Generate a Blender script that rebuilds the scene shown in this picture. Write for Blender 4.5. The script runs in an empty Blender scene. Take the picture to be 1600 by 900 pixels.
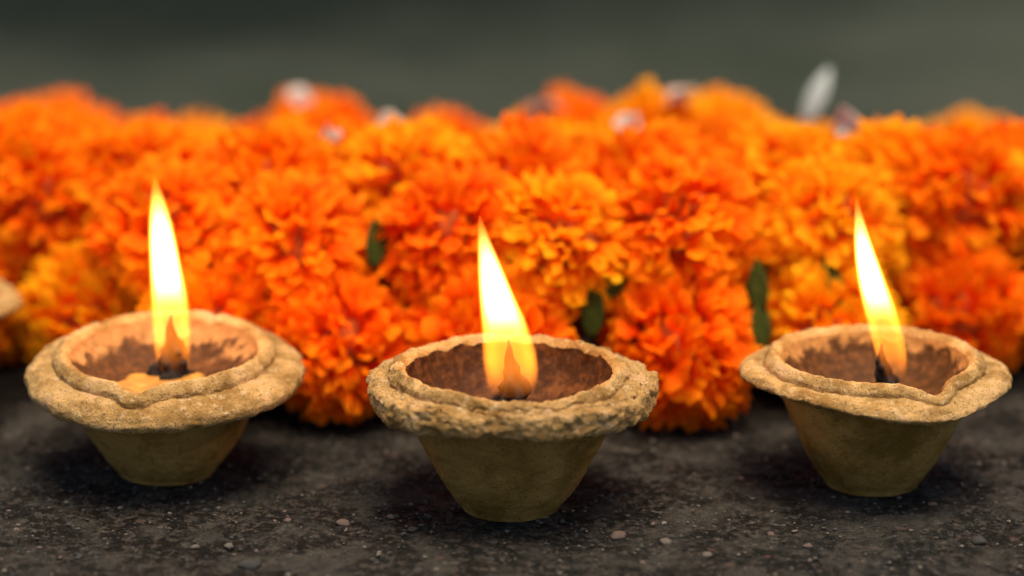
import bpy, bmesh, math, random
import numpy as np
from mathutils import Vector, Matrix, noise as mnoise

random.seed(7)
rng = np.random.default_rng(7)
S = bpy.context.scene
C = S.collection
R = math.radians

# ------------------------------------------------------------------ camera, world, sun
PITCH, DIST, ZT = 15.5, 0.76, 0.0607
cam_d = bpy.data.cameras.new('camera')
cam = bpy.data.objects.new('camera', cam_d)
C.objects.link(cam)
S.camera = cam
cam.location = (0, -DIST * math.cos(R(PITCH)), ZT + DIST * math.sin(R(PITCH)))
cam.rotation_euler = (R(90 - PITCH), 0, 0)
cam_d.lens = 100
cam_d.sensor_width = 36
cam_d.clip_start = 0.01
cam_d.clip_end = 200
cam_d.dof.use_dof = True
cam_d.dof.focus_distance = 0.762
cam_d.dof.aperture_fstop = 4.3
cam_d.dof.aperture_blades = 0

w = bpy.data.worlds.new('World')
S.world = w
w.use_nodes = True
nt = w.node_tree
sky = nt.nodes.new('ShaderNodeTexSky')
sky.sky_type = 'NISHITA'
sky.sun_disc = False
SUN_EL, SUN_AZ = 79, 150          # azimuth clockwise from +Y
sky.sun_elevation = R(SUN_EL)
sky.sun_rotation = R(SUN_AZ)
sky.dust_density = 1.5
sky.air_density = 0.8
sky.ozone_density = 0.0
bg = nt.nodes['Background']
bg.inputs['Strength'].default_value = 0.05
nt.links.new(sky.outputs[0], bg.inputs['Color'])

sun_d = bpy.data.lights.new('sun', 'SUN')
sun_d.energy = 1.5
sun_d.angle = R(38)
sun_d.color = (1.0, 0.88, 0.72)
sun = bpy.data.objects.new('sun', sun_d)
C.objects.link(sun)
sd = Vector((math.sin(R(SUN_AZ)) * math.cos(R(SUN_EL)), math.cos(R(SUN_AZ)) * math.cos(R(SUN_EL)), math.sin(R(SUN_EL))))
sun.rotation_euler = sd.to_track_quat('Z', 'Y').to_euler()

S.view_settings.view_transform = 'Standard'
S.view_settings.look = 'None'
S.view_settings.gamma = 1
S.view_settings.exposure = 1.85
S.cycles.max_bounces = 10
S.cycles.diffuse_bounces = 5
S.cycles.transmission_bounces = 6
S.cycles.volume_bounces = 0
S.cycles.volume_step_rate = 0.3
S.cycles.sample_clamp_indirect = 4

# ------------------------------------------------------------------ helpers
def tag(o, label=None, cat=None, group=None, kind=None):
    for k, v in (('label', label), ('category', cat), ('group', group), ('kind', kind)):
        if v:
            o[k] = v
    return o

def empty(name, loc=(0, 0, 0), rot=(0, 0, 0)):
    o = bpy.data.objects.new(name, None)
    o.empty_display_size = 0.01
    C.objects.link(o)
    o.location = loc
    o.rotation_euler = rot
    return o

def mesh(name, V, F, mat=None, smooth=True):
    me = bpy.data.meshes.new(name)
    me.from_pydata([tuple(v) for v in V], [], [tuple(f) for f in F])
    if smooth:
        me.shade_smooth()
    if mat:
        me.materials.append(mat)
    return me

def obj(name, me, parent=None):
    o = bpy.data.objects.new(name, me)
    C.objects.link(o)
    if parent:
        o.parent = parent
    return o

def hash3(ix, iy, iz, seed=0):
    h = (ix.astype(np.int64) * 374761393 + iy.astype(np.int64) * 668265263 + iz.astype(np.int64) * 2147483647 + seed * 974711) & 0xffffffff
    h = ((h ^ (h >> 13)) * 1274126177) & 0xffffffff
    h = ((h ^ (h >> 15)) * 2246822519) & 0xffffffff
    return ((h ^ (h >> 16)) & 0xffffff) / float(0xffffff)

def vnoise(P, scale, seed=0):
    Q = P * scale + 100.37
    I = np.floor(Q)
    f = Q - I
    f = f * f * (3 - 2 * f)
    I = I.astype(np.int64)
    out = 0
    for dx in (0, 1):
        for dy in (0, 1):
            for dz in (0, 1):
                wx = f[:, 0] if dx else 1 - f[:, 0]
                wy = f[:, 1] if dy else 1 - f[:, 1]
                wz = f[:, 2] if dz else 1 - f[:, 2]
                out = out + wx * wy * wz * hash3(I[:, 0] + dx, I[:, 1] + dy, I[:, 2] + dz, seed)
    return out * 2 - 1

def fbm(P, scale, octs=4, seed=0, gain=0.5):
    a, s, t = 1.0, 0, 0
    for k in range(octs):
        s = s + a * vnoise(P, scale * 2 ** k, seed + k * 17)
        t += a
        a *= gain
    return s / t

class NT:
    """small node-tree helper"""
    def __init__(self, name):
        self.m = bpy.data.materials.new(name)
        self.m.use_nodes = True
        self.t = self.m.node_tree
        self.t.nodes.clear()
        self.out = self.n('ShaderNodeOutputMaterial')
    def n(self, typ, **kw):
        x = self.t.nodes.new(typ)
        for k, v in kw.items():
            setattr(x, k, v)
        return x
    def l(self, a, b):
        self.t.links.new(a, b)
    def put(self, sock, v):
        if hasattr(v, 'links'):
            self.l(v, sock)
        elif isinstance(v, (tuple, list)) and len(v) == 3 and sock.type == 'RGBA':
            sock.default_value = (*v, 1)
        else:
            sock.default_value = v
    def math(self, op, a, b=0.0, c=None, clamp=False):
        x = self.n('ShaderNodeMath', operation=op, use_clamp=clamp)
        self.put(x.inputs[0], a)
        self.put(x.inputs[1], b)
        if c is not None:
            self.put(x.inputs[2], c)
        return x.outputs[0]
    def mix(self, f, a, b, blend='MIX'):
        x = self.n('ShaderNodeMix', data_type='RGBA', blend_type=blend)
        self.put(x.inputs['Factor'], f)
        self.put(x.inputs[6], a)
        self.put(x.inputs[7], b)
        return x.outputs[2]
    def step(self, v, a, b, lo=0.0, hi=1.0):
        x = self.n('ShaderNodeMapRange', interpolation_type='SMOOTHSTEP')
        self.put(x.inputs['Value'], v)
        self.put(x.inputs['From Min'], a)
        self.put(x.inputs['From Max'], b)
        x.inputs['To Min'].default_value = lo
        x.inputs['To Max'].default_value = hi
        return x.outputs[0]
    def coord(self):
        return self.n('ShaderNodeTexCoord').outputs['Object']
    def noise(self, vec, scale, detail=4, rough=0.55, dist=0.0):
        x = self.n('ShaderNodeTexNoise')
        self.l(vec, x.inputs['Vector'])
        x.inputs['Scale'].default_value = scale
        x.inputs['Detail'].default_value = detail
        x.inputs['Roughness'].default_value = rough
        x.inputs['Distortion'].default_value = dist
        return x.outputs['Fac']
    def bump(self, h, dist, strength=1.0, prev=None):
        x = self.n('ShaderNodeBump')
        self.l(h, x.inputs['Height'])
        x.inputs['Distance'].default_value = dist
        x.inputs['Strength'].default_value = strength
        if prev:
            self.l(prev, x.inputs['Normal'])
        return x.outputs['Normal']
    def principled(self, col, rough, normal=None, spec=0.5, **kw):
        p = self.n('ShaderNodeBsdfPrincipled')
        self.put(p.inputs['Base Color'], col)
        self.put(p.inputs['Roughness'], rough)
        self.put(p.inputs['Specular IOR Level'], spec)
        for k, v in kw.items():
            self.put(p.inputs[k], v)
        if normal:
            self.l(normal, p.inputs['Normal'])
        self.l(p.outputs[0], self.out.inputs['Surface'])
        return p

# ------------------------------------------------------------------ materials
def mat_ground():
    t = NT('weathered_paving')
    v = t.coord()
    big = t.noise(v, 14, 5, 0.6)
    mid = t.noise(v, 60, 5, 0.65, 0.4)
    fine = t.noise(v, 420, 5, 0.7)
    grit = t.noise(v, 1500, 3, 0.7)
    col = t.mix(t.step(big, 0.38, 0.62), (0.0120, 0.0095, 0.0068), (0.0130, 0.0138, 0.0108))
    col = t.mix(t.step(mid, 0.46, 0.62, 0, 0.9), col, (0.058, 0.052, 0.040))
    col = t.mix(t.step(fine, 0.49, 0.64, 0, 0.85), col, (0.088, 0.072, 0.054))
    col = t.mix(t.step(grit, 0.58, 0.70, 0, 0.7), col, (0.15, 0.095, 0.052))
    col = t.mix(t.step(fine, 0.44, 0.3, 0, 0.8), col, (0.004, 0.003, 0.002))  # relief shading put into the colour: hollows of the fine grain darkened
    # lighter grey-green stretch of the paving farther off, with a dark mossy patch
    sep = t.n('ShaderNodeSeparateXYZ'); t.l(v, sep.inputs[0])
    far = t.step(sep.outputs['Y'], 0.24, 0.42)
    fcol = t.mix(t.step(t.noise(v, 6, 3), 0.35, 0.65), (0.040, 0.048, 0.026), (0.075, 0.080, 0.052))
    mx = t.n('ShaderNodeVectorMath', operation='SUBTRACT'); t.l(v, mx.inputs[0]); mx.inputs[1].default_value = (-0.26, 0.98, 0)
    ms = t.n('ShaderNodeVectorMath', operation='MULTIPLY'); t.l(mx.outputs[0], ms.inputs[0]); ms.inputs[1].default_value = (2.2, 2.9, 0)
    ml = t.n('ShaderNodeVectorMath', operation='LENGTH'); t.l(ms.outputs[0], ml.inputs[0])
    patch = t.step(t.math('ADD', ml.outputs['Value'], t.math('MULTIPLY', t.noise(v, 9, 3), 0.7)), 1.75, 0.95)
    fcol = t.mix(patch, fcol, (0.008, 0.011, 0.003))
    col = t.mix(far, col, fcol)
    # lighter pebbly aggregate
    vo = t.n('ShaderNodeTexVoronoi'); t.l(v, vo.inputs['Vector']); vo.inputs['Scale'].default_value = 210
    peb = t.step(vo.outputs['Distance'], 0.34, 0.2)
    pick = t.n('ShaderNodeSeparateColor'); t.l(vo.outputs['Color'], pick.inputs[0])
    on = t.math('MULTIPLY', peb, t.step(pick.outputs[0], 0.84, 0.88))
    on = t.math('MULTIPLY', on, t.math('SUBTRACT', 1.0, far))
    pc = t.mix(pick.outputs[1], (0.10, 0.085, 0.070), (0.12, 0.06, 0.042))
    col = t.mix(t.math('MULTIPLY', on, 0.7), col, pc)
    n1 = t.bump(fine, 0.0028, 1.0)
    n2 = t.bump(grit, 0.0010, 1.0, n1)
    n3 = t.bump(on, 0.0006, 0.6, n2)
    t.principled(col, t.step(mid, 0.3, 0.7, 0.7, 0.95), n3, 0.08)
    return t.m

def mat_clay(name, seed, dusty=1.0):
    t = NT(name)
    v0 = t.coord()
    mp = t.n('ShaderNodeMapping'); t.l(v0, mp.inputs[0]); mp.inputs['Location'].default_value = (seed, seed * 2, seed * .5)
    v = mp.outputs[0]
    a = t.noise(v, 90, 5, 0.65)
    b = t.noise(v, 380, 4, 0.7)
    c = t.noise(v, 1600, 3, 0.7)
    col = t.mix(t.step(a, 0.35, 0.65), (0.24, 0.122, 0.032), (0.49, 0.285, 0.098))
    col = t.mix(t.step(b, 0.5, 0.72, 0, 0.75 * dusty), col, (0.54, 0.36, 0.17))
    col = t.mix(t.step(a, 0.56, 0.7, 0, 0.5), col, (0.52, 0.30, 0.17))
    col = t.mix(t.step(c, 0.46, 0.32, 0, 0.85), col, (0.10, 0.055, 0.02))
    col = t.mix(t.step(b, 0.40, 0.27, 0, 0.8), col, (0.17, 0.10, 0.04))
    n1 = t.bump(b, 0.0012 if dusty > 1 else 0.0007, 1.0)
    n2 = t.bump(c, 0.0005 if dusty > 1 else 0.00035, 1.0, n1)
    t.principled(col, 0.95, n2, 0.04)
    return t.m

def mat_body(name, seed):
    t = NT(name)
    v0 = t.coord()
    mp = t.n('ShaderNodeMapping'); t.l(v0, mp.inputs[0]); mp.inputs['Location'].default_value = (seed, seed * 2, seed * .5)
    v = mp.outputs[0]
    a = t.noise(v, 70, 5, 0.65)
    b = t.noise(v, 420, 4, 0.7)
    c = t.noise(v, 1500, 3, 0.7)
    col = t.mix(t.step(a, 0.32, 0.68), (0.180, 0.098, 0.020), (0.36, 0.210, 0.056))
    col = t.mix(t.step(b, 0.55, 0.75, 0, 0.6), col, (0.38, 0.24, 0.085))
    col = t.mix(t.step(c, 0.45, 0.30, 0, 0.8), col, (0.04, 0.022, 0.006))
    n1 = t.bump(b, 0.0009, 0.9)
    n2 = t.bump(c, 0.0004, 0.9, n1)
    t.principled(col, 0.95, n2, 0.03)
    return t.m

def mat_well(name, seed, stain, pink):
    """inside of the bowl: fired pink clay with an oil-dark stain that climbs the wall to an uneven line"""
    t = NT(name)
    v0 = t.coord()
    mp = t.n('ShaderNodeMapping'); t.l(v0, mp.inputs[0]); mp.inputs['Location'].default_value = (seed, seed * 2, seed * .5)
    v = mp.outputs[0]
    sep = t.n('ShaderNodeSeparateXYZ'); t.l(v0, sep.inputs[0])
    a = t.noise(v, 120, 5, 0.7)
    b = t.noise(v, 420, 4, 0.7)
    c = t.noise(v, 1500, 3, 0.7)
    base = t.mix(t.step(b, 0.4, 0.65), pink, tuple(min(1, q * 1.35) for q in pink))
    lvl = t.math('ADD', sep.outputs['Z'], t.math('MULTIPLY', t.math('SUBTRACT', a, 0.5), 0.018))
    st = t.step(lvl, stain + 0.0014, stain - 0.0010)
    dark = t.mix(t.step(b, 0.42, 0.68), (0.026, 0.0085, 0.002), (0.092, 0.032, 0.007))
    dark = t.mix(t.step(a, 0.56, 0.68, 0, 0.5), dark, (0.17, 0.060, 0.015))
    col = t.mix(t.math('MULTIPLY', st, 0.93), base, dark)
    col = t.mix(t.step(c, 0.42, 0.3, 0, 0.5), col, (0.05, 0.02, 0.01))
    n1 = t.bump(b, 0.0005, 0.8)
    n2 = t.bump(c, 0.0002, 0.8, n1)
    t.principled(col, t.math('SUBTRACT', 0.92, t.math('MULTIPLY', st, 0.3)), n2, 0.10)
    return t.m

def mat_petal(name, c1, c2, c3):
    t = NT(name)
    oi = t.n('ShaderNodeObjectInfo')
    ge = t.n('ShaderNodeNewGeometry')
    r = t.math('FRACT', t.math('ADD', oi.outputs['Random'], ge.outputs['Random Per Island']))
    at = t.n('ShaderNodeAttribute', attribute_name='along')
    tip = at.outputs['Fac']
    v = t.coord()
    st = t.noise(v, 900, 2, 0.5)
    col = t.mix(r, c1, c2)
    col = t.mix(t.step(tip, 0.85, 0.25), col, c3)                       # redder claw of each petal, deepened as painted shade between petals
    col = t.mix(t.step(tip, 0.86, 1.0, 0, 0.35), col, tuple(min(1, q) for q in (c2[0], c2[1] * 1.35, c2[2])))
    col = t.mix(t.step(st, 0.35, 0.7, 0, 0.25), col, c3)
    nb = t.bump(st, 0.0002, 0.4)
    p = t.n('ShaderNodeBsdfPrincipled')
    t.l(col, p.inputs['Base Color']); p.inputs['Roughness'].default_value = 0.62
    p.inputs['Specular IOR Level'].default_value = 0.06
    t.l(nb, p.inputs['Normal'])
    tr = t.n('ShaderNodeBsdfTranslucent'); t.l(col, tr.inputs['Color'])
    mx = t.n('ShaderNodeMixShader'); mx.inputs[0].default_value = 0.45
    t.l(p.outputs[0], mx.inputs[1]); t.l(tr.outputs[0], mx.inputs[2])
    t.l(mx.outputs[0], t.out.inputs['Surface'])
    return t.m

def mat_simple(name, col, rough=0.7, spec=0.3, scale=300, var=0.35, bump=0.0003, trans=0.0):
    t = NT(name)
    v = t.coord()
    a = t.noise(v, scale, 4, 0.65)
    c = t.mix(t.step(a, 0.3, 0.7), tuple(q * (1 - var) for q in col), tuple(min(1, q * (1 + var)) for q in col))
    p = t.principled(c, rough, t.bump(a, bump, 0.8), spec)
    if trans:
        tr = t.n('ShaderNodeBsdfTranslucent'); t.l(c, tr.inputs['Color'])
        mx = t.n('ShaderNodeMixShader'); mx.inputs[0].default_value = trans
        t.l(p.outputs[0], mx.inputs[1]); t.l(tr.outputs[0], mx.inputs[2])
        t.l(mx.outputs[0], t.out.inputs['Surface'])
    return t.m

def curve_node(t, fac, pts):
    """piecewise-smooth curve of 0..1 -> 0..1"""
    n = t.n('ShaderNodeFloatCurve')
    cm = n.mapping
    c = cm.curves[0]
    c.points[0].location = pts[0]
    c.points[1].location = pts[-1]
    for p in pts[1:-1]:
        c.points.new(*p)
    cm.update()
    t.l(fac, n.inputs['Value'])
    return n.outputs['Value']

def mat_flame(name, H, shape, power):
    """glowing gas: emission through the volume, thin and orange at the skirt and tip, white-hot in the middle"""
    t = NT(name)
    v = t.coord()
    sep = t.n('ShaderNodeSeparateXYZ'); t.l(v, sep.inputs[0])
    h = t.math('DIVIDE', sep.outputs['Z'], H, clamp=True)
    cx = curve_node(t, h, [(a, 0.5 + b * 20) for a, b, c in shape])
    cx = t.math('DIVIDE', t.math('SUBTRACT', cx, 0.5), 20)
    rr = t.math('DIVIDE', curve_node(t, h, [(a, c * 50) for a, b, c in shape]), 50)
    dx = t.math('SUBTRACT', sep.outputs['X'], cx)
    d = t.math('SQRT', t.math('ADD', t.math('MULTIPLY', dx, dx), t.math('MULTIPLY', sep.outputs['Y'], sep.outputs['Y'])))
    q = t.math('DIVIDE', d, t.math('MAXIMUM', rr, 0.0002))
    body = t.step(q, 1.0, 0.5)                    # 0 at the skin, 1 inside
    skirt = t.step(h, 0.25, 0.58)                  # dim foot -> bright middle
    tip = t.step(h, 1.0, 0.50)
    hollow = t.math('MULTIPLY', t.step(q, 0.9, 0.3), t.step(h, 0.62, 0.30))   # darker zone above the wick
    k = t.math('MULTIPLY', body, t.math('ADD', 0.016, t.math('MULTIPLY', skirt, tip)))
    k = t.math('ADD', k, t.math('MULTIPLY', t.math('MULTIPLY', t.step(q, 1.0, 0.8), t.step(h, 0.0, 0.2)), 0.10))
    k = t.math('MULTIPLY', k, t.math('SUBTRACT', 1.0, t.math('MULTIPLY', hollow, 0.93)))
    hot = t.math('MULTIPLY', t.math('MULTIPLY', t.step(q, 0.95, 0.35), skirt), t.step(h, 1.0, 0.6))
    col = t.mix(hot, (1.0, 0.24, 0.015), (1.0, 0.62, 0.23))
    em = t.n('ShaderNodeEmission')
    t.l(col, em.inputs['Color'])
    t.l(t.math('MULTIPLY', k, power), em.inputs['Strength'])
    t.l(em.outputs[0], t.out.inputs['Volume'])
    return t.m

M = {}
M['ground'] = mat_ground()
M['core'] = mat_simple('marigold_heart', (0.55, 0.10, 0.01), 0.8)
M['green'] = mat_simple('calyx_green', (0.075, 0.11, 0.02), 0.6, 0.3, 250, 0.4)
M['leaf'] = mat_simple('leaf_green', (0.050, 0.062, 0.010), 0.8, 0.05, 200, 0.4, 0.0003, 0.3)
M['white'] = mat_simple('white_petal', (0.72, 0.54, 0.42), 0.6, 0.3, 200, 0.12, 0.0002, 0.3)
M['pale_leaf'] = mat_simple('pale_leaf', (0.42, 0.46, 0.40), 0.5, 0.4, 200, 0.12, 0.0002, 0.3)
M['char'] = mat_simple('charred_cotton', (0.014, 0.010, 0.008), 0.9, 0.2, 800, 0.5, 0.0006)
M['oil'] = mat_simple('congealed_ghee', (0.32, 0.15, 0.02), 0.45, 0.5, 300, 0.35, 0.0005)
PET = {
    'orange': mat_petal('orange_petal', (1.0, 0.165, 0.001), (1.0, 0.35, 0.003), (0.92, 0.085, 0.0005)),
    'deep orange': mat_petal('deep_orange_petal', (1.0, 0.145, 0.001), (1.0, 0.29, 0.003), (0.90, 0.065, 0.0005)),
    'yellow-orange': mat_petal('yellow_orange_petal', (1.0, 0.32, 0.003), (1.0, 0.50, 0.006), (1.0, 0.18, 0.001)),
}

# ------------------------------------------------------------------ ground
def axis_lines(lo, hi, step, out_lo, out_hi):
    a = list(np.arange(lo, hi + step / 2, step))
    s, x = step, lo
    pre = []
    while x > out_lo:
        s *= 1.12
        x -= s
        pre.append(x)
    s, x = step, a[-1]
    post = []
    while x < out_hi:
        s *= 1.12
        x += s
        post.append(x)
    return np.array(pre[::-1] + a + post)

xs = axis_lines(-0.17, 0.17, 0.0007, -40, 40)
ys = axis_lines(-0.14, 0.12, 0.0007, -10, 60)
X, Y = np.meshgrid(xs, ys)
P = np.stack([X.ravel(), Y.ravel(), np.zeros(X.size)], 1)
near = np.clip(1.6 - np.maximum(np.abs(P[:, 0]) / 0.17, np.abs(P[:, 1] + 0.01) / 0.15), 0, 1) 
near = np.clip(near * 2, 0, 1)
zz = 0.0011 * fbm(P, 45, 4, 1) + (0.0012 * fbm(P, 260, 4, 5, 0.65) + 0.0009 * np.clip(vnoise(P, 330, 9) - 0.45, 0, 1)) * near
zz -= 0.0013
P[:, 2] = zz
ny, nx = X.shape
idx = np.arange(nx * ny).reshape(ny, nx)
F = np.stack([idx[:-1, :-1].ravel(), idx[:-1, 1:].ravel(), idx[1:, 1:].ravel(), idx[1:, :-1].ravel()], 1)
me = bpy.data.meshes.new('ground')
me.vertices.add(len(P)); me.vertices.foreach_set('co', P.ravel())
me.loops.add(F.size); me.loops.foreach_set('vertex_index', F.ravel())
me.polygons.add(len(F)); me.polygons.foreach_set('loop_start', np.arange(0, F.size, 4)); me.polygons.foreach_set('loop_total', np.full(len(F), 4))
me.update(); me.validate(); me.shade_smooth()
me.materials.append(M['ground'])
tag(obj('ground', me), 'dark weathered paving with grit', None, None, 'structure')

# ------------------------------------------------------------------ clay lamps
def gau(t, c, wd):
    d = (t - c + math.pi) % (2 * math.pi) - math.pi
    return math.exp(-(d / wd) ** 2)

def wob(t, seed, amp, k=3):
    s = 0
    r_ = random.Random(seed)
    for i in range(1, k + 1):
        s += math.sin(t * i + r_.random() * 6.28) * amp / i
    return s

def catmull(pts, n):
    out = []
    m = len(pts)
    for i in range(m - 1):
        p0 = pts[max(i - 1, 0)]; p1 = pts[i]; p2 = pts[i + 1]; p3 = pts[min(i + 2, m - 1)]
        for k in range(n):
            u = k / n
            out.append(tuple(0.5 * ((2 * p1[j]) + (-p0[j] + p2[j]) * u + (2 * p0[j] - 5 * p1[j] + 4 * p2[j] - p3[j]) * u * u + (-p0[j] + 3 * p1[j] - 3 * p2[j] + p3[j]) * u ** 3) for j in (0, 1)))
    out.append(pts[-1])
    return out

def make_lamp(loc, rotz, spec, label, mats, lit=True):
    root = empty('clay_lamp', loc, (0, 0, rotz))
    tag(root, label, 'oil lamp', 'clay oil lamps on the paving')
    NTH = 320
    sections = {'body': [], 'brim': [], 'lip': [], 'well': []}
    for i in range(NTH):
        t = 2 * math.pi * i / NTH
        g = spec['f'](t)     # brim radius, brim z, lip radius, lip z, thickness
        Rb, zb, Rl, zl, th = g['Rb'], g['zb'], g['Rl'], g['zl'], g['th']
        rb, rt, zi, fl, lw = spec['base_r'], spec['top_r'] + g.get('dtop', 0), g.get('zi', zb + 0.0008), spec['floor'], spec['lipw']
        zu = zb - th * 0.95 - spec.get('under', 0.0)
        hb = zu
        sections['body'].append(catmull([(0.0, 0.0008), (rb * 0.6, 0.0005), (rb * 0.93, 0.0002), (rb * 1.02, 0.0014), (rb + (rt - rb) * 0.33, hb * 0.28), (rb + (rt - rb) * 0.66, hb * 0.62), (rt, zu)], 9))
        sq = spec.get('square', 0.0)
        sections['brim'].append(catmull([(rt, zu), (rt + (Rb - rt) * 0.5, zu + (zb - th - zu) * 0.2), (Rb - 0.0016 + 0.0004 * sq, zb - th), *([(Rb, zb - th * 0.8), (Rb + 0.0003, zb - th * 0.45), (Rb - 0.0001, zb - th * 0.08), (Rb - 0.0022, zb + 0.0002)] if sq else [(Rb, zb - th * 0.6), (Rb - 0.0008, zb - th * 0.12)]), (Rb - (Rb - Rl) * 0.45, zi * 0.45 + zb * 0.55 + 0.0003), (Rl + 0.0006, zi)], 8))
        sections['lip'].append(catmull([(Rl + 0.0006, zi), (Rl + 0.0004, zi + (zl - zi) * 0.5), (Rl - lw * 0.35, zl), (Rl - lw * 0.8, zl - 0.0003), (Rl - lw * 1.05, zl - 0.0016)], 7))
        Ri = Rl - lw * 1.05
        zt = zl - 0.0016
        wl = []
        for k in range(23):
            u = k / 22
            wl.append((Ri * math.cos(u * math.pi / 2) ** 0.9 if u < 1 else 0.0, zt - (zt - fl) * math.sin(u * math.pi / 2) ** 1.15))
        sections['well'].append(wl)
    seed = spec['seed']
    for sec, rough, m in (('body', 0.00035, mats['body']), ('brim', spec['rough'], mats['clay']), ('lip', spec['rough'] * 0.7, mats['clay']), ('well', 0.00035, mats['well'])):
        prof = sections[sec]
        nr = len(prof[0])
        A = np.array(prof)                      # NTH x nr x 2
        th_ = np.linspace(0, 2 * math.pi, NTH, endpoint=False)[:, None]
        Px = A[:, :, 0] * np.cos(th_)
        Py = A[:, :, 0] * np.sin(th_)
        Pz = A[:, :, 1] + spec['tilt'] * (Py + spec.get('tilt0', 0.0)) * np.clip(A[:, :, 1] / spec['zref'], 0, 1)
        Q = np.stack([Px.ravel(), Py.ravel(), Pz.ravel()], 1)
        # the same displacement field for all four sections, so they meet without a gap
        r_ = np.hypot(Q[:, 0], Q[:, 1]) + 1e-6
        big = fbm(Q, 110, 3, seed)
        med = fbm(Q, 380, 4, seed + 3, 0.62)
        pit = np.clip(-vnoise(Q, 620, seed + 8) - 0.45, 0, 1)
        up = np.clip(Q[:, 2] / spec['zref'] - 0.62, 0, 0.3) / 0.3
        rim = np.clip((r_ - spec['rim0']) / 0.006, 0, 1)
        amp = 0.00045 + spec['rough'] * up * (0.35 + 0.65 * rim)
        off = amp * (0.55 * big + 0.9 * med) - pit * amp * 0.9 + (1 - up) * (0.00055 * fbm(Q, 60, 2, seed + 40) + 0.00010 * np.sin(Q[:, 2] * 2300 + 1.5 * big))
        dirx, diry = Q[:, 0] / r_, Q[:, 1] / r_
        rc = np.clip(r_ / 0.006, 0, 1)
        Q[:, 0] += dirx * off * 0.9 * rc
        Q[:, 1] += diry * off * 0.9 * rc
        Q[:, 2] += (amp * fbm(Q, 300, 4, seed + 21, 0.62) * 1.1 - 0.5 * pit * amp) * np.clip(Q[:, 2] / 0.004, 0, 1)
        Fc = []
        for i in range(NTH):
            j = (i + 1) % NTH
            for k in range(nr - 1):
                Fc.append((i * nr + k, j * nr + k, j * nr + k + 1, i * nr + k + 1))
        me_ = mesh(sec, Q, Fc, m)
        bm = bmesh.new(); bm.from_mesh(me_)
        bmesh.ops.remove_doubles(bm, verts=bm.verts, dist=1e-6)
        bm.to_mesh(me_); bm.free(); me_.shade_smooth()
        obj(sec, me_, root)
    # pool of ghee
    gx, gy, gz, gr = spec['ghee']
    V = [(gx, gy, gz + 0.0005)]
    Fc = []
    rn = 10; an = 48
    for k in range(1, rn + 1):
        for i in range(an):
            a = 2 * math.pi * i / an
            rr = gr * k / rn * (1 + 0.12 * math.sin(a * 3 + seed) + 0.06 * math.sin(a * 7 + 2 * seed) + 0.25 * mnoise.noise(Vector((math.cos(a) * 2, math.sin(a) * 2, seed))))
            x, y = gx + rr * math.cos(a), gy + rr * math.sin(a)
            z = gz + 0.0005 + 0.0004 * mnoise.noise(Vector((x * 300, y * 300, seed))) - (0.0015 if k == rn else 0)
            V.append((x, y, z))
    for i in range(an):
        j = (i + 1) % an
        Fc.append((0, 1 + i, 1 + j))
        for k in range(rn - 1):
            Fc.append((1 + k * an + i, 1 + (k + 1) * an + i, 1 + (k + 1) * an + j, 1 + k * an + j))
    obj('ghee', mesh('ghee', V, Fc, M['oil']), root)
    # wick: a charred twist of cotton, broad at the foot
    wx, wy, wz, wh, wr, lean = spec['wick']
    V, Fc = [], []
    nr, na = 26, 28
    for k in range(nr + 1):
        u = k / nr
        rad = wr * ((1 - u) ** 1.7 * 0.85 + 0.15 * (1 - u ** 4)) + 0.0002
        cx_ = wx + lean * u * u + 0.0006 * math.sin(u * 7 + seed)
        cy_ = wy + 0.0005 * math.sin(u * 5)
        for i in range(na):
            a = 2 * math.pi * i / na
            tw = a * 4 + u * 14
            r2 = rad * (1 + 0.20 * math.sin(tw) + 0.75 * mnoise.noise(Vector((math.cos(a) * 2, math.sin(a) * 2, u * 8 + seed))))
            V.append((cx_ + r2 * math.cos(a), cy_ + r2 * math.sin(a), wz + wh * u))
    for k in range(nr):
        for i in range(na):
            j = (i + 1) % na
            Fc.append((k * na + i, k * na + j, (k + 1) * na + j, (k + 1) * na + i))
    Fc.append(tuple(nr * na + i for i in range(na)))
    obj('wick', mesh('wick', V, Fc, M['char']), root)
    # flame
    if lit:
        fx, fy, fz, H, shape, power, watts = spec['flame']
        shape = [(a, b, c * spec.get('fat', 0.95)) for a, b, c in shape]
        V, Fc = [], []
        nr, na = 60, 24
        hs = [s[0] for s in shape]
        for k in range(nr + 1):
            u = k / nr
            # smooth interpolation, slightly outside the glowing radius
            cxx = np.interp(u, hs, [s[1] for s in shape]); rad = np.interp(u, hs, [s[2] for s in shape]) * 1.12 + 0.0003
            if k == nr: rad = 0.0001
            for i in range(na):
                a = 2 * math.pi * i / na
                V.append((cxx + rad * math.cos(a), rad * math.sin(a), u * H))
        for k in range(nr):
            for i in range(na):
                j = (i + 1) % na
                Fc.append((k * na + i, k * na + j, (k + 1) * na + j, (k + 1) * na + i))
        Fc.append(tuple(nr * na + i for i in range(na)))
        Fc.append(tuple(reversed(range(na))))
        fo = obj('flame', mesh('flame', V, Fc, mat_flame('flame_gas', H, shape, power)), root)
        fo.location = (fx, fy, fz)
        ld = bpy.data.lights.new('flame_light', 'POINT')
        ld.energy = watts; ld.color = (1.0, 0.66, 0.34); ld.shadow_soft_size = 0.0022
        lo = bpy.data.objects.new('flame_light', ld); C.objects.link(lo); lo.parent = root
        u = 0.55
        lo.location = (fx + float(np.interp(u, hs, [s[1] for s in shape])), fy, fz + u * H)
    return root

FR = -math.pi / 2   # front (towards the camera)

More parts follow.
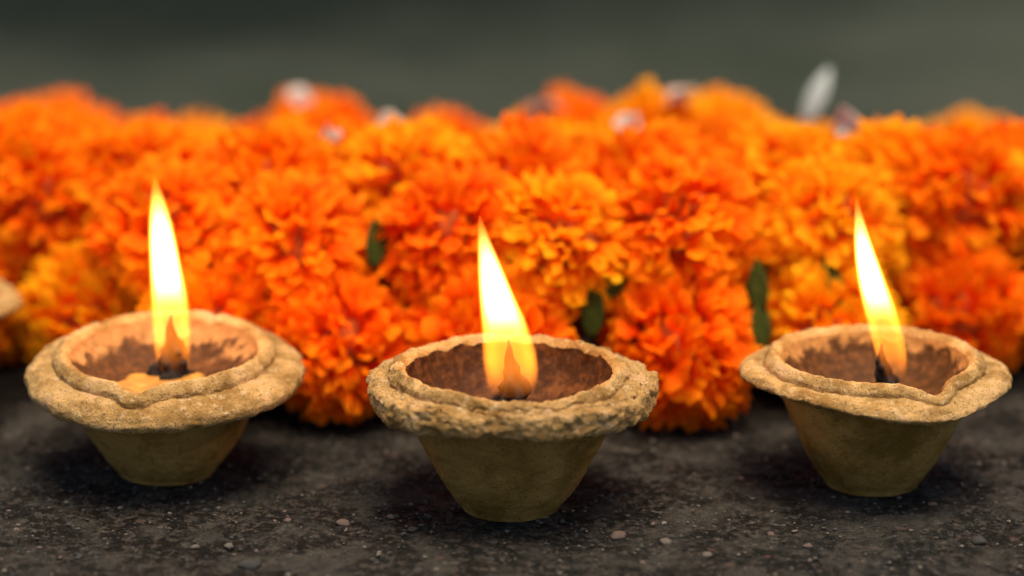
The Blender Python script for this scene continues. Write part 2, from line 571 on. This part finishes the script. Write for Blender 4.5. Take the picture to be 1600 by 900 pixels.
def f_left(t):
    p = gau(t, FR - 0.13, 0.16)
    return dict(Rb=0.0385 + 0.0004 * math.cos(2 * t) + wob(t, 3, 0.0004) + 0.0006 * gau(t, FR - .2, .5), zb=0.0298 + wob(t, 5, 0.0003) - 0.0012 * gau(t, FR, .7),
                Rl=0.0305 + wob(t, 8, 0.0003) + 0.0040 * p, zl=0.0345 + wob(t, 12, 0.00035) - 0.0011 * gau(t, 2.35, 0.03) - 0.0009 * gau(t, 1.15, 0.03) - 0.0016 * p, zi=0.0312 - 0.0014 * p, th=0.0052 + wob(t, 6, 0.0003))
def f_mid(t):
    p = gau(t, FR + 0.05, 0.3)
    return dict(Rb=0.0382 + wob(t, 31, 0.0006, 5) + 0.0008 * gau(t, 0.0, .5), zb=0.0368 + wob(t, 35, 0.0004, 4) + 0.0008 * gau(t, math.pi, .5),
                Rl=0.0316 + wob(t, 38, 0.0004, 4) + 0.0006 * p, zl=0.0405 + wob(t, 42, 0.0004, 5) - 0.0012 * gau(t, FR + .05, .6), zi=0.0377, th=0.0074 + wob(t, 46, 0.0007, 4))
def f_right(t):
    p = gau(t, FR + 0.42, 0.18)
    return dict(Rb=0.0350 + 0.0026 * gau(t, math.pi + .05, .32) + 0.0028 * gau(t, -.1, .5) + 0.0030 * gau(t, FR + .35, .5) + wob(t, 53, 0.0003),
                zb=0.0336 + 0.0012 * gau(t, math.pi, .5) - 0.0022 * gau(t, FR + .4, .55) + 0.0006 * gau(t, FR - .7, .4),
                Rl=0.0296 + wob(t, 58, 0.0003) + 0.0050 * p, zl=0.0378 + wob(t, 62, 0.0003) - 0.0022 * p, zi=0.0345 - 0.0018 * p, th=0.0034 + wob(t, 66, 0.0003), dtop=0.0)

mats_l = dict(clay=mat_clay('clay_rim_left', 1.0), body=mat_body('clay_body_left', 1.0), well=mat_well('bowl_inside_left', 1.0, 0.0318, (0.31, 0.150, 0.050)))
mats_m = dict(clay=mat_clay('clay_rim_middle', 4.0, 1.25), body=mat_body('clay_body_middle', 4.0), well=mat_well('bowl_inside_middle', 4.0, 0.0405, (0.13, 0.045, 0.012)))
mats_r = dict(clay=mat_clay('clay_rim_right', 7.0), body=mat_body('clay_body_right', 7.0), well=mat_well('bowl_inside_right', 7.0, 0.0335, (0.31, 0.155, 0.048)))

lamp_l = make_lamp((-0.0975, 0.029, -0.0012), 0, dict(
    f=f_left, fat=1.13, base_r=0.0138, top_r=0.0285, floor=0.0225, lipw=0.0040, seed=11, rough=0.0006, tilt=0.085, tilt0=0.030, zref=0.033, rim0=0.030,
    ghee=(0.0, -0.004, 0.0272, 0.0128), wick=(0.0018, 0.004, 0.0262, 0.0190, 0.0056, 0.0008),
    flame=(0.0016, 0.004, 0.0285, 0.0558, [(0, 0.0006, 0.0042), (0.15, 0.0005, 0.0050), (0.35, 0.0002, 0.0051), (0.55, -0.0007, 0.0043), (0.75, -0.0016, 0.0034), (0.9, -0.0023, 0.0020), (1, -0.0028, 0.0004)], 1150, 0.010)),
    'shallow wide clay lamp with a V-pinched lip and upright flame, left of the middle lamp', mats_l)
lamp_m = make_lamp((-0.0003, 0.0, -0.0012), 0, dict(
    f=f_mid, base_r=0.0136, top_r=0.0298, floor=0.0205, lipw=0.0036, seed=23, fat=1.06, rough=0.0018, square=1.0, tilt=-0.0, zref=0.040, rim0=0.030,
    ghee=(0.0, -0.002, 0.0222, 0.0100), wick=(0.0, -0.001, 0.0215, 0.0262, 0.0074, 0.0000),
    flame=(0.0, -0.001, 0.0330, 0.0492, [(0, 0.0003, 0.0066), (0.15, 0.0000, 0.0074), (0.35, -0.0014, 0.0066), (0.55, -0.0038, 0.0049), (0.75, -0.0060, 0.0031), (0.9, -0.0075, 0.0015), (1, -0.0083, 0.0003)], 1000, 0.009)),
    'tall clay lamp with a thick crumbling brim and broad leaning flame, in the middle', mats_m)
lamp_r = make_lamp((0.1003, 0.0197, -0.0012), 0, dict(
    f=f_right, base_r=0.0130, top_r=0.0285, floor=0.0200, lipw=0.0038, seed=37, rough=0.0005, tilt=0.0, zref=0.036, rim0=0.029,
    ghee=(0.0, -0.002, 0.0220, 0.0100), wick=(0.0035, -0.001, 0.0210, 0.0200, 0.0060, -0.0020),
    flame=(0.0032, -0.001, 0.0312, 0.0512, [(0, 0.0022, 0.0040), (0.15, 0.0008, 0.0050), (0.35, -0.0020, 0.0053), (0.55, -0.0052, 0.0044), (0.75, -0.0078, 0.0030), (0.9, -0.0092, 0.0015), (1, -0.0100, 0.0003)], 1150, 0.010)),
    'clay lamp with a wavy thin brim, spout pinched to the right and slim leaning flame', mats_r)
lamp_4 = make_lamp((-0.1845, 0.0880, -0.0012), 3.0, dict(
    f=f_right, base_r=0.0150, top_r=0.0255, floor=0.0205, lipw=0.0036, seed=51, rough=0.0006, tilt=0.0, zref=0.036, rim0=0.029,
    ghee=(0.0, -0.002, 0.0222, 0.0100), wick=(0.0, 0.0, 0.0215, 0.018, 0.0055, 0.0), flame=None),
    'blurred clay lamp cut off by the picture edge, only its pale brim showing', mats_r, lit=False)

# ------------------------------------------------------------------ marigolds
NC, NR = 9, 4      # petal grid: 8 x 3 quads = 48 triangles
def petal_geom(seed):
    """a short fan: narrow claw, broad rounded blade bent outwards, frilled along its edge"""
    r_ = random.Random(seed)
    V, al = [], []
    wid = r_.uniform(0.62, 0.92)
    bend = r_.uniform(0.6, 1.25)
    ph = r_.random() * 6.28
    fr = r_.uniform(4.5, 7.0)
    amp = r_.uniform(0.09, 0.16)
    cup = r_.uniform(-0.22, 0.12)
    notch = [r_.uniform(-0.07, 0.05) for _ in range(NC)]
    angs = [0.0, R(8) * bend, R(38) * bend, R(80) * bend]
    wds = [0.14, 0.36, 0.58, 0.60]
    y = z = 0.0
    for j in range(NR):
        v = j / (NR - 1)
        a = angs[j]
        if j:
            y += math.cos((a + angs[j - 1]) / 2) / (NR - 1)
            z -= math.sin((a + angs[j - 1]) / 2) / (NR - 1)
        for i in range(NC):
            u = i / (NC - 1) * 2 - 1
            x = u * wds[j] * wid
            ruf = amp * v ** 1.3 * math.sin(u * fr + ph) + 0.04 * v * math.sin(u * 8 + ph * 2) + cup * u * u * v
            back = (0.20 * u * u + (0.10 * abs(u) ** 3)) * v * v - notch[i] * (v ** 3)
            V.append((x, y - back * math.cos(a) + ruf * math.sin(a), z + back * math.sin(a) + ruf * math.cos(a)))
            al.append(v)
    F_ = []
    for j in range(NR - 1):
        for i in range(NC - 1):
            a = j * NC + i
            F_.append((a, a + 1, a + NC + 1, a + NC))
    return V, F_, al

NPET = 10
GEO = [petal_geom(100 + k) for k in range(NPET)]
def petal_mesh(k, mat):
    V, F_, al = GEO[k]
    me_ = mesh('petal', V, F_, mat)
    at = me_.attributes.new('along', 'FLOAT', 'POINT')
    at.data.foreach_set('value', al)
    return me_
PMESH = {c: [petal_mesh(k, m) for k in range(NPET)] for c, m in PET.items()}

def layout(seed, n=265, rad=1.0):
    """petal matrices for a double marigold head: axis +Z, calyx at -Z"""
    r_ = random.Random(seed)
    out = []
    zmin = math.cos(R(122))
    sq = 0.86 + 0.1 * r_.random()
    for i in range(n):
        cz = 1 - (i + 0.5) / n * (1 - zmin)
        ph = i * 2.399963 + r_.uniform(-.25, .25)
        cz = max(-1, min(1, cz + r_.uniform(-.05, .05)))
        sz = math.sqrt(max(0, 1 - cz * cz))
        d = Vector((sz * math.cos(ph), sz * math.sin(ph), cz)).normalized()
        # normal: upper face looks along the flower axis, with plenty of random roll
        up = Vector((0, 0, 1)) if cz < 0.9 else Vector((r_.uniform(-1, 1), r_.uniform(-1, 1), 0.3))
        nrm = (up - d * up.dot(d)).normalized()
        nrm = Matrix.Rotation(r_.gauss(0, 0.75), 3, d) @ nrm
        d2 = (d + Vector((r_.gauss(0, .2), r_.gauss(0, .2), r_.gauss(0, .2)))).normalized()
        nrm = (nrm - d2 * nrm.dot(d2)).normalized()
        xx = d2.cross(nrm)
        s = rad * r_.uniform(0.31, 0.48)
        m = Matrix((xx, d2, nrm)).transposed().to_4x4()
        ws = s * r_.uniform(0.8, 1.1)
        m = m @ Matrix.Diagonal((ws, s, s, 1))
        m.translation = Vector((d.x, d.y, d.z * sq)) * rad * r_.uniform(0.56, 0.76)
        out.append((r_.randrange(NPET), m))
    return out

LAY = [layout(200 + k) for k in range(6)]
def joined_petals(lay, mat):
    Vs, Fs, al = [], [], []
    for k, m in lay:
        V, F_, a = GEO[k]
        b = len(Vs)
        Vs += [tuple(m @ Vector(v)) for v in V]
        Fs += [tuple(i + b for i in f) for f in F_]
        al += a
    me_ = mesh('petals', Vs, Fs, mat)
    at = me_.attributes.new('along', 'FLOAT', 'POINT')
    at.data.foreach_set('value', al)
    return me_
JOIN = {}

def blob(name, mat, prof, na=14, lobes=0):
    V, Fc = [], []
    for k, (r0, z) in enumerate(prof):
        for i in range(na):
            a = 2 * math.pi * i / na
            rr = r0 * (1 + (0.12 * math.cos(a * lobes) if lobes else 0))
            V.append((rr * math.cos(a), rr * math.sin(a), z))
    for k in range(len(prof) - 1):
        for i in range(na):
            j = (i + 1) % na
            Fc.append((k * na + i, k * na + j, (k + 1) * na + j, (k + 1) * na + i))
    Fc.append(tuple(reversed(range(na)))); Fc.append(tuple((len(prof) - 1) * na + i for i in range(na)))
    return mesh(name, V, Fc, mat)
CORE = blob('heart', M['core'], [(0.05, -0.52), (0.34, -0.42), (0.52, -0.12), (0.54, 0.14), (0.40, 0.40), (0.08, 0.54)])
CALYX = blob('calyx', M['green'], [(0.09, -1.12), (0.12, -1.0), (0.26, -0.85), (0.36, -0.62), (0.38, -0.42), (0.30, -0.28)], 15, 5)

def marigold(x, y, z, r, colour, axis, label, sharp, lay):
    root = empty('marigold', (x, y, z))
    q = Vector(axis).normalized().to_track_quat('Z', 'Y')
    root.rotation_euler = (q @ Matrix.Rotation(random.uniform(0, 6.28), 3, 'Z').to_quaternion()).to_euler()
    root.scale = (r * random.uniform(.96, 1.04), r * random.uniform(.96, 1.04), r * random.uniform(.92, 1.02))
    tag(root, label, 'marigold', 'marigolds heaped behind the lamps')
    obj('heart', CORE, root)
    obj('calyx', CALYX, root)
    if sharp:
        for k, m in LAY[lay]:
            o = obj('petal', PMESH[colour][k], root)
            o.matrix_local = m
    else:
        key = (colour, lay)
        if key not in JOIN:
            JOIN[key] = joined_petals(LAY[lay], PET[colour])
        o = obj('petals', JOIN[key], root)
        tag(o, kind='stuff')
    return root

ORD = 'first second third fourth fifth sixth seventh eighth ninth tenth eleventh twelfth thirteenth fourteenth fifteenth sixteenth'.split()
def px_of(x, y, z):
    up = y * math.sin(R(PITCH)) + (z - ZT) * math.cos(R(PITCH))
    d = DIST + y * math.cos(R(PITCH)) - (z - ZT) * math.sin(R(PITCH))
    return 800 + x / d * 4444, 450 - up / d * 4444

def landmark(px):
    if px < 60: return 'at the far left end'
    if px < 205: return 'left of the left flame'
    if px < 320: return 'behind the left flame'
    if px < 520: return 'right of the left flame'
    if px < 715: return 'left of the middle flame'
    if px < 860: return 'behind the middle flame'
    if px < 1080: return 'right of the middle flame'
    if px < 1280: return 'left of the right flame'
    if px < 1430: return 'behind the right flame'
    if px < 1560: return 'right of the right flame'
    return 'at the far right end'

# the front edge of the heap bows towards the camera in the middle
def front(x):
    e = 0.076
    if x < -0.075: e += 0.062 * min(1, (-0.075 - x) / 0.085) ** 1.2
    if x > 0.062: e += 0.045 * min(1, (x - 0.062) / 0.085) ** 0.9
    return e

# rows: name, y behind the front edge, z, spacing, radius, x offset, sharp
ROWS = [
    ('lowest row', 0.000, 0.0215, 0.0375, 0.0235, 0.0000, True),
    ('upper front row', 0.013, 0.0500, 0.0375, 0.0235, 0.0190, True),
    ('crest row', 0.047, 0.0545, 0.0370, 0.0245, 0.0040, True),
    ('blurred row behind crest', 0.105, 0.0430, 0.0400, 0.0245, 0.0220, False),
    ('blurred fourth row', 0.165, 0.0340, 0.0420, 0.0250, 0.0080, False),
    ('blurred hindmost row', 0.225, 0.0265, 0.0430, 0.0250, 0.0250, False),
]
yellowish = [(1240, 420, 110), (1390, 360, 70), (590, 330, 60), (1290, 340, 90), (1000, 230, 70)]
deep = [(1060, 560, 130), (690, 440, 90), (480, 560, 90), (1580, 420, 70), (40, 400, 80), (800, 560, 90)]
used = set()
for ri, (rname, dy, z0, sp, r0, xo, sharp) in enumerate(ROWS):
    lst = []
    n = 12
    HAND = {0: [-.210, -.170, -.130, -.091, -.051, -.007, .0495, .0955, .138, .180],
            1: [-.222, -.184, -.145, -.105, -.064, -.018, .0145, .0505, .0960, .138, .178]}
    for k in (HAND[ri] if ri in HAND else range(-7, 8)):
        if ri in HAND: x = k
        else: x = k * sp * (1 + 0.03 * ri) + xo + random.uniform(-.003, .003)
        if abs(x) > 0.230 + 0.010 * ri: continue
        y = front(x) + dy + random.uniform(-.004, .004)
        if ri >= 2: y = 0.076 + 0.55 * (front(x) - 0.076) + dy + random.uniform(-.004, .004)
        z = z0 + (random.uniform(-.002, .003) if ri else random.uniform(-.0005, .001))
        r = r0 * random.uniform(.93, 1.06)
        if ri == 2:
            z -= 0.007 * min(1, max(0, (x - 0.09) / 0.05))
        if ri >= 3:
            # uneven crest line of the far part
            px, _ = px_of(x, y, z)
            z += {0: 0}.get(0, 0) + 0.0025 * math.sin(px / 75.0 + 1.0) + (0.007 if 1000 < px < 1200 else 0) - (0.006 if px > 1300 else 0) - 0.0040 - 0.003 * min(1, max(0, (-0.055 - x) / 0.10)) - 0.008 * min(1, max(0, (x - 0.09) / 0.06))
        lst.append((x, y, z, r))
    L_ = [q for q in lst if px_of(*q[:3])[0] <= -60][-1:]
    R_ = [q for q in lst if px_of(*q[:3])[0] >= 1660][:1]
    lst = L_ + [q for q in lst if -60 < px_of(*q[:3])[0] < 1660] + R_
    vis = 0
    for (x, y, z, r) in lst:
        px, py = px_of(x, y, z)
        col = 'orange'
        if random.random() < 0.18: col = 'yellow-orange' if random.random() < 0.45 else 'deep orange'
        for a, b, c in yellowish:
            if (px - a) ** 2 + (py - b) ** 2 < c * c: col = 'yellow-orange'
        for a, b, c in deep:
            if (px - a) ** 2 + (py - b) ** 2 < c * c: col = 'deep orange'
        if ri >= 3: col = random.choice(['orange', 'yellow-orange'])
        inside = -60 < px < 1660
        if inside:
            lab = f'{col} marigold, {ORD[vis]} from left in {rname}, {landmark(px)}'
            vis += 1
        else:
            lab = f"{col} marigold ending the {rname} on the {'left' if px < 0 else 'right'}, beyond the picture edge"
        ax = (random.gauss(0, .45), -0.75 + random.gauss(0, .3), 0.65 + random.gauss(0, .3))
        if ri == 0: ax = (random.gauss(0, .5), -0.9, 0.15 + random.gauss(0, .25))
        marigold(x, y, z, r, col, ax, lab, sharp and inside, random.randrange(6))
# flowers hidden under the heap, carrying it
for k in range(-5, 6):
    for dy in (0.050, 0.105):
        x = k * 0.040 + (0.02 if dy == 0.105 else 0)
        marigold(x, 0.082 + 0.55 * (front(x) - .082) + dy, 0.0185, 0.0205, 'orange', (random.gauss(0, .4), -.3, .9), 'orange marigold buried under the upper flowers of the heap', False, random.randrange(6))

# green calyxes and leaves in the gaps
def leaf(name, L, W, mat, bend=0.3):
    V, Fc = [], []
    n = 9
    for j in range(n + 1):
        v = j / n
        wv = W * math.sin(math.pi * min(1, v * 0.93 + 0.05)) ** 0.8
        for i in range(5):
            u = i / 2 - 1
            V.append((u * wv, L * v, -bend * L * v * v + abs(u) * wv * 0.3 + 0.04 * W * math.sin(v * 20 + u * 3)))
    for j in range(n):
        for i in range(4):
            a = j * 5 + i
            Fc.append((a, a + 1, a + 6, a + 5))
    # give it thickness
    me_ = mesh(name, V, Fc, mat)
    bm = bmesh.new(); bm.from_mesh(me_)
    bmesh.ops.solidify(bm, geom=bm.faces[:], thickness=0.0003)
    bm.to_mesh(me_); bm.free(); me_.shade_smooth()
    return me_
LEAF = leaf('leaf', 0.020, 0.0045, M['leaf'])
for (x, y, z, rx, ry, rz, lab) in [
    (-0.0415, 0.0785, 0.0440, 1.3, 0.3, 0.3, 'dark green leaf poking out of the marigolds left of the middle flame'),
    (0.0235, 0.0660, 0.0260, 1.5, 0.0, -0.15, 'green leaf standing in the gap right of the middle lamp'),
    (0.0285, 0.0700, 0.0370, 1.3, 0.5, 0.3, 'green leaf tip above the middle lamp brim between two marigolds'),
    (0.0725, 0.0680, 0.0200, 1.5, 0.1, 0.1, 'dark green leaf in the gap left of the right lamp'),
    (0.0740, 0.0720, 0.0320, 1.4, -0.3, -0.4, 'upper green leaf beside the yellowish marigold left of the right lamp'),
    (0.0965, 0.0760, 0.0330, 1.2, 0.2, 0.6, 'small green leaf under the yellowish marigold by the right flame')]:
    o = obj('leaf', LEAF)
    o.scale = (0.75, 0.8, 0.8)
    o.location = (x, y + 0.0035, z); o.rotation_euler = (rx, ry, rz)
    tag(o, lab, 'leaf', 'green leaves among the marigolds')

# pale blossoms caught among the far flowers
WP = leaf('white_petal', 0.0085, 0.0042, M['white'], 0.35)
def blossom(x, y, z, s, tilt, label):
    root = empty('white_blossom', (x, y, z), (tilt + random.uniform(0, .6), random.uniform(-.7, .7), random.uniform(0, 6.28)))
    s *= 0.54
    root.scale = (s, s, s)
    tag(root, label, 'blossom', 'white blossoms strewn on the marigolds')
    for k in range(6):
        o = obj('petal', WP, root)
        o.rotation_euler = (random.uniform(0.1, 1.1), 0, k * math.pi / 3 + random.uniform(-.3, .3))
    obj('heart', blob('heart', M['pale_leaf'], [(0.0006, -0.004), (0.0015, -0.002), (0.0020, 0.001), (0.0008, 0.003)], 10), root)
for b in [
    (0.0590, 0.2310, 0.0645, 1.38, 0.3, 'white blossom on the crest, near the tallest marigolds'),
    (0.1090, 0.1810, 0.0630, 1.95, 0.9, 'large pinkish white blossom above the right flame'),
    (0.0930, 0.1360, 0.0715, 1.09, 0.8, 'small white blossom left of the right flame, on the marigolds'),
    (0.0110, 0.2360, 0.0585, 1.84, 0.3, 'white blossom above and right of the middle flame'),
    (-0.0560, 0.1360, 0.0715, 1.03, 0.7, 'small white blossom left of the middle flame'),
    (-0.0410, 0.1860, 0.0645, 1.15, 0.7, 'white blossom among marigolds above the middle lamp'),
    (-0.0760, 0.2610, 0.0585, 1.15, 0.2, 'white blossom on the back edge between left and middle flames'),
    (0.0380, 0.1810, 0.0655, 1.15, 0.7, 'white blossom halfway between the middle and right flames'),
]:
    blossom(*b)
o = obj('pale_leaf', leaf('pale_leaf', 0.022, 0.0034, M['pale_leaf'], 0.35))
o.location = (0.1030, 0.250, 0.0510); o.rotation_euler = (1.35, 0.35, -0.25)
tag(o, 'pale blade of leaf standing up at the back, left of the right flame', 'leaf')

# ------------------------------------------------------------------ pebbles and grit
def pebble_mesh(seed, mat):
    bm = bmesh.new()
    bmesh.ops.create_icosphere(bm, subdivisions=2, radius=1)
    for v in bm.verts:
        n = mnoise.noise(v.co * 1.3 + Vector((seed * 3.1, 0, 0)))
        v.co *= 1 + 0.45 * n
        v.co.z *= 0.6
    me_ = bpy.data.meshes.new('pebble')
    bm.to_mesh(me_); bm.free(); me_.shade_smooth(); me_.materials.append(mat)
    return me_
PC = {'pale': mat_simple('pale_stone', (0.13, 0.105, 0.075), 0.8, 0.3, 900, 0.3),
      'pink': mat_simple('pink_stone', (0.13, 0.085, 0.062), 0.8, 0.3, 900, 0.3),
      'grey': mat_simple('grey_stone', (0.045, 0.040, 0.032), 0.8, 0.3, 900, 0.3)}
def ground_at(px, py):
    # hard maths for one flat ground: used only to turn photo measurements into metres
    a = -(py - 450) / 4444
    s_, c_ = math.sin(R(PITCH)), math.cos(R(PITCH))
    y = (ZT * c_ + a * (DIST + ZT * s_)) / (s_ - a * c_)
    d = DIST + y * c_ + ZT * s_
    return (px - 800) / 4444 * d, y
for k, (px, py, s, c, lab) in enumerate([
    (537, 813, 0.0021, 'pink', 'pinkish pebble in front, between the left and middle lamps'),
    (450, 808, 0.0013, 'pink', 'small reddish pebble in front of the left lamp'),
    (357, 848, 0.0015, 'pale', 'pale pebble on the paving below the left lamp'),
    (305, 849, 0.0012, 'pale', 'dull pale chip of stone at the lower left, below the left lamp'),
    (965, 833, 0.0024, 'pink', 'flat pinkish pebble just right of the middle lamp foot'),
    (1040, 842, 0.0019, 'pale', 'whitish pebble right of the middle lamp, beside the pink one'),
    (1105, 862, 0.0014, 'pale', 'small pale pebble in the right foreground before the right lamp'),
    (1262, 848, 0.0014, 'pink', 'small pink pebble below the foot of the right lamp'),
    (1530, 842, 0.0025, 'grey', 'grey pebble at the lower right corner of the paving'),
    (1457, 783, 0.0013, 'pink', 'tiny reddish pebble at the foot of the right lamp'),
    (390, 880, 0.0030, 'grey', 'wide grey blurred stone near the bottom edge, left'),
    (1205, 830, 0.0013, 'pink', 'reddish chip between the middle and right lamps'),
    (610, 802, 0.0012, 'pink', 'reddish chip left of the middle lamp foot'),
    (645, 822, 0.0015, 'grey', 'dark grey chip close to the middle lamp foot')]):
    x, y = ground_at(px, py)
    o = obj('pebble', pebble_mesh(k, PC[c]))
    o.location = (x, y, -0.0012 + s * 0.2); o.scale = (s, s * 0.8, s * 0.8); o.rotation_euler = (0, 0, k)
    tag(o, lab, 'pebble', 'pebbles on the paving')

Vs, Fs, mi = [], [], []
base = bmesh.new(); bmesh.ops.create_icosphere(base, subdivisions=1, radius=1)
bv = [v.co.copy() for v in base.verts]; bf = [[v.index for v in f.verts] for f in base.faces]; base.free()
gr = random.Random(99)
for i in range(14000):
    x, y = gr.uniform(-0.19, 0.19), gr.uniform(-0.13, 0.17)
    s = 0.00016 + 0.0006 * gr.random() ** 4
    b = len(Vs)
    rz = gr.random() * 6.28
    j = [gr.uniform(.7, 1.2) for _ in bv]
    for q, v in zip(j, bv):
        xx, yy = v.x * math.cos(rz) - v.y * math.sin(rz), v.x * math.sin(rz) + v.y * math.cos(rz)
        Vs.append((x + xx * s * q * 1.2, y + yy * s * q, -0.0011 + v.z * s * q * 0.7 + gr.uniform(0, .00001)))
    Fs += [tuple(k + b for k in f) for f in bf]
    mi += [gr.choice([0, 1, 2, 2, 2, 2, 2])] * len(bf)
me = mesh('grit', Vs, Fs, None, False)
for c in ('pale', 'pink', 'grey'): me.materials.append(PC[c])
me.polygons.foreach_set('material_index', mi)
tag(obj('grit', me), 'fine grit and sand grains scattered over the dark paving', 'grit', None, 'stuff')
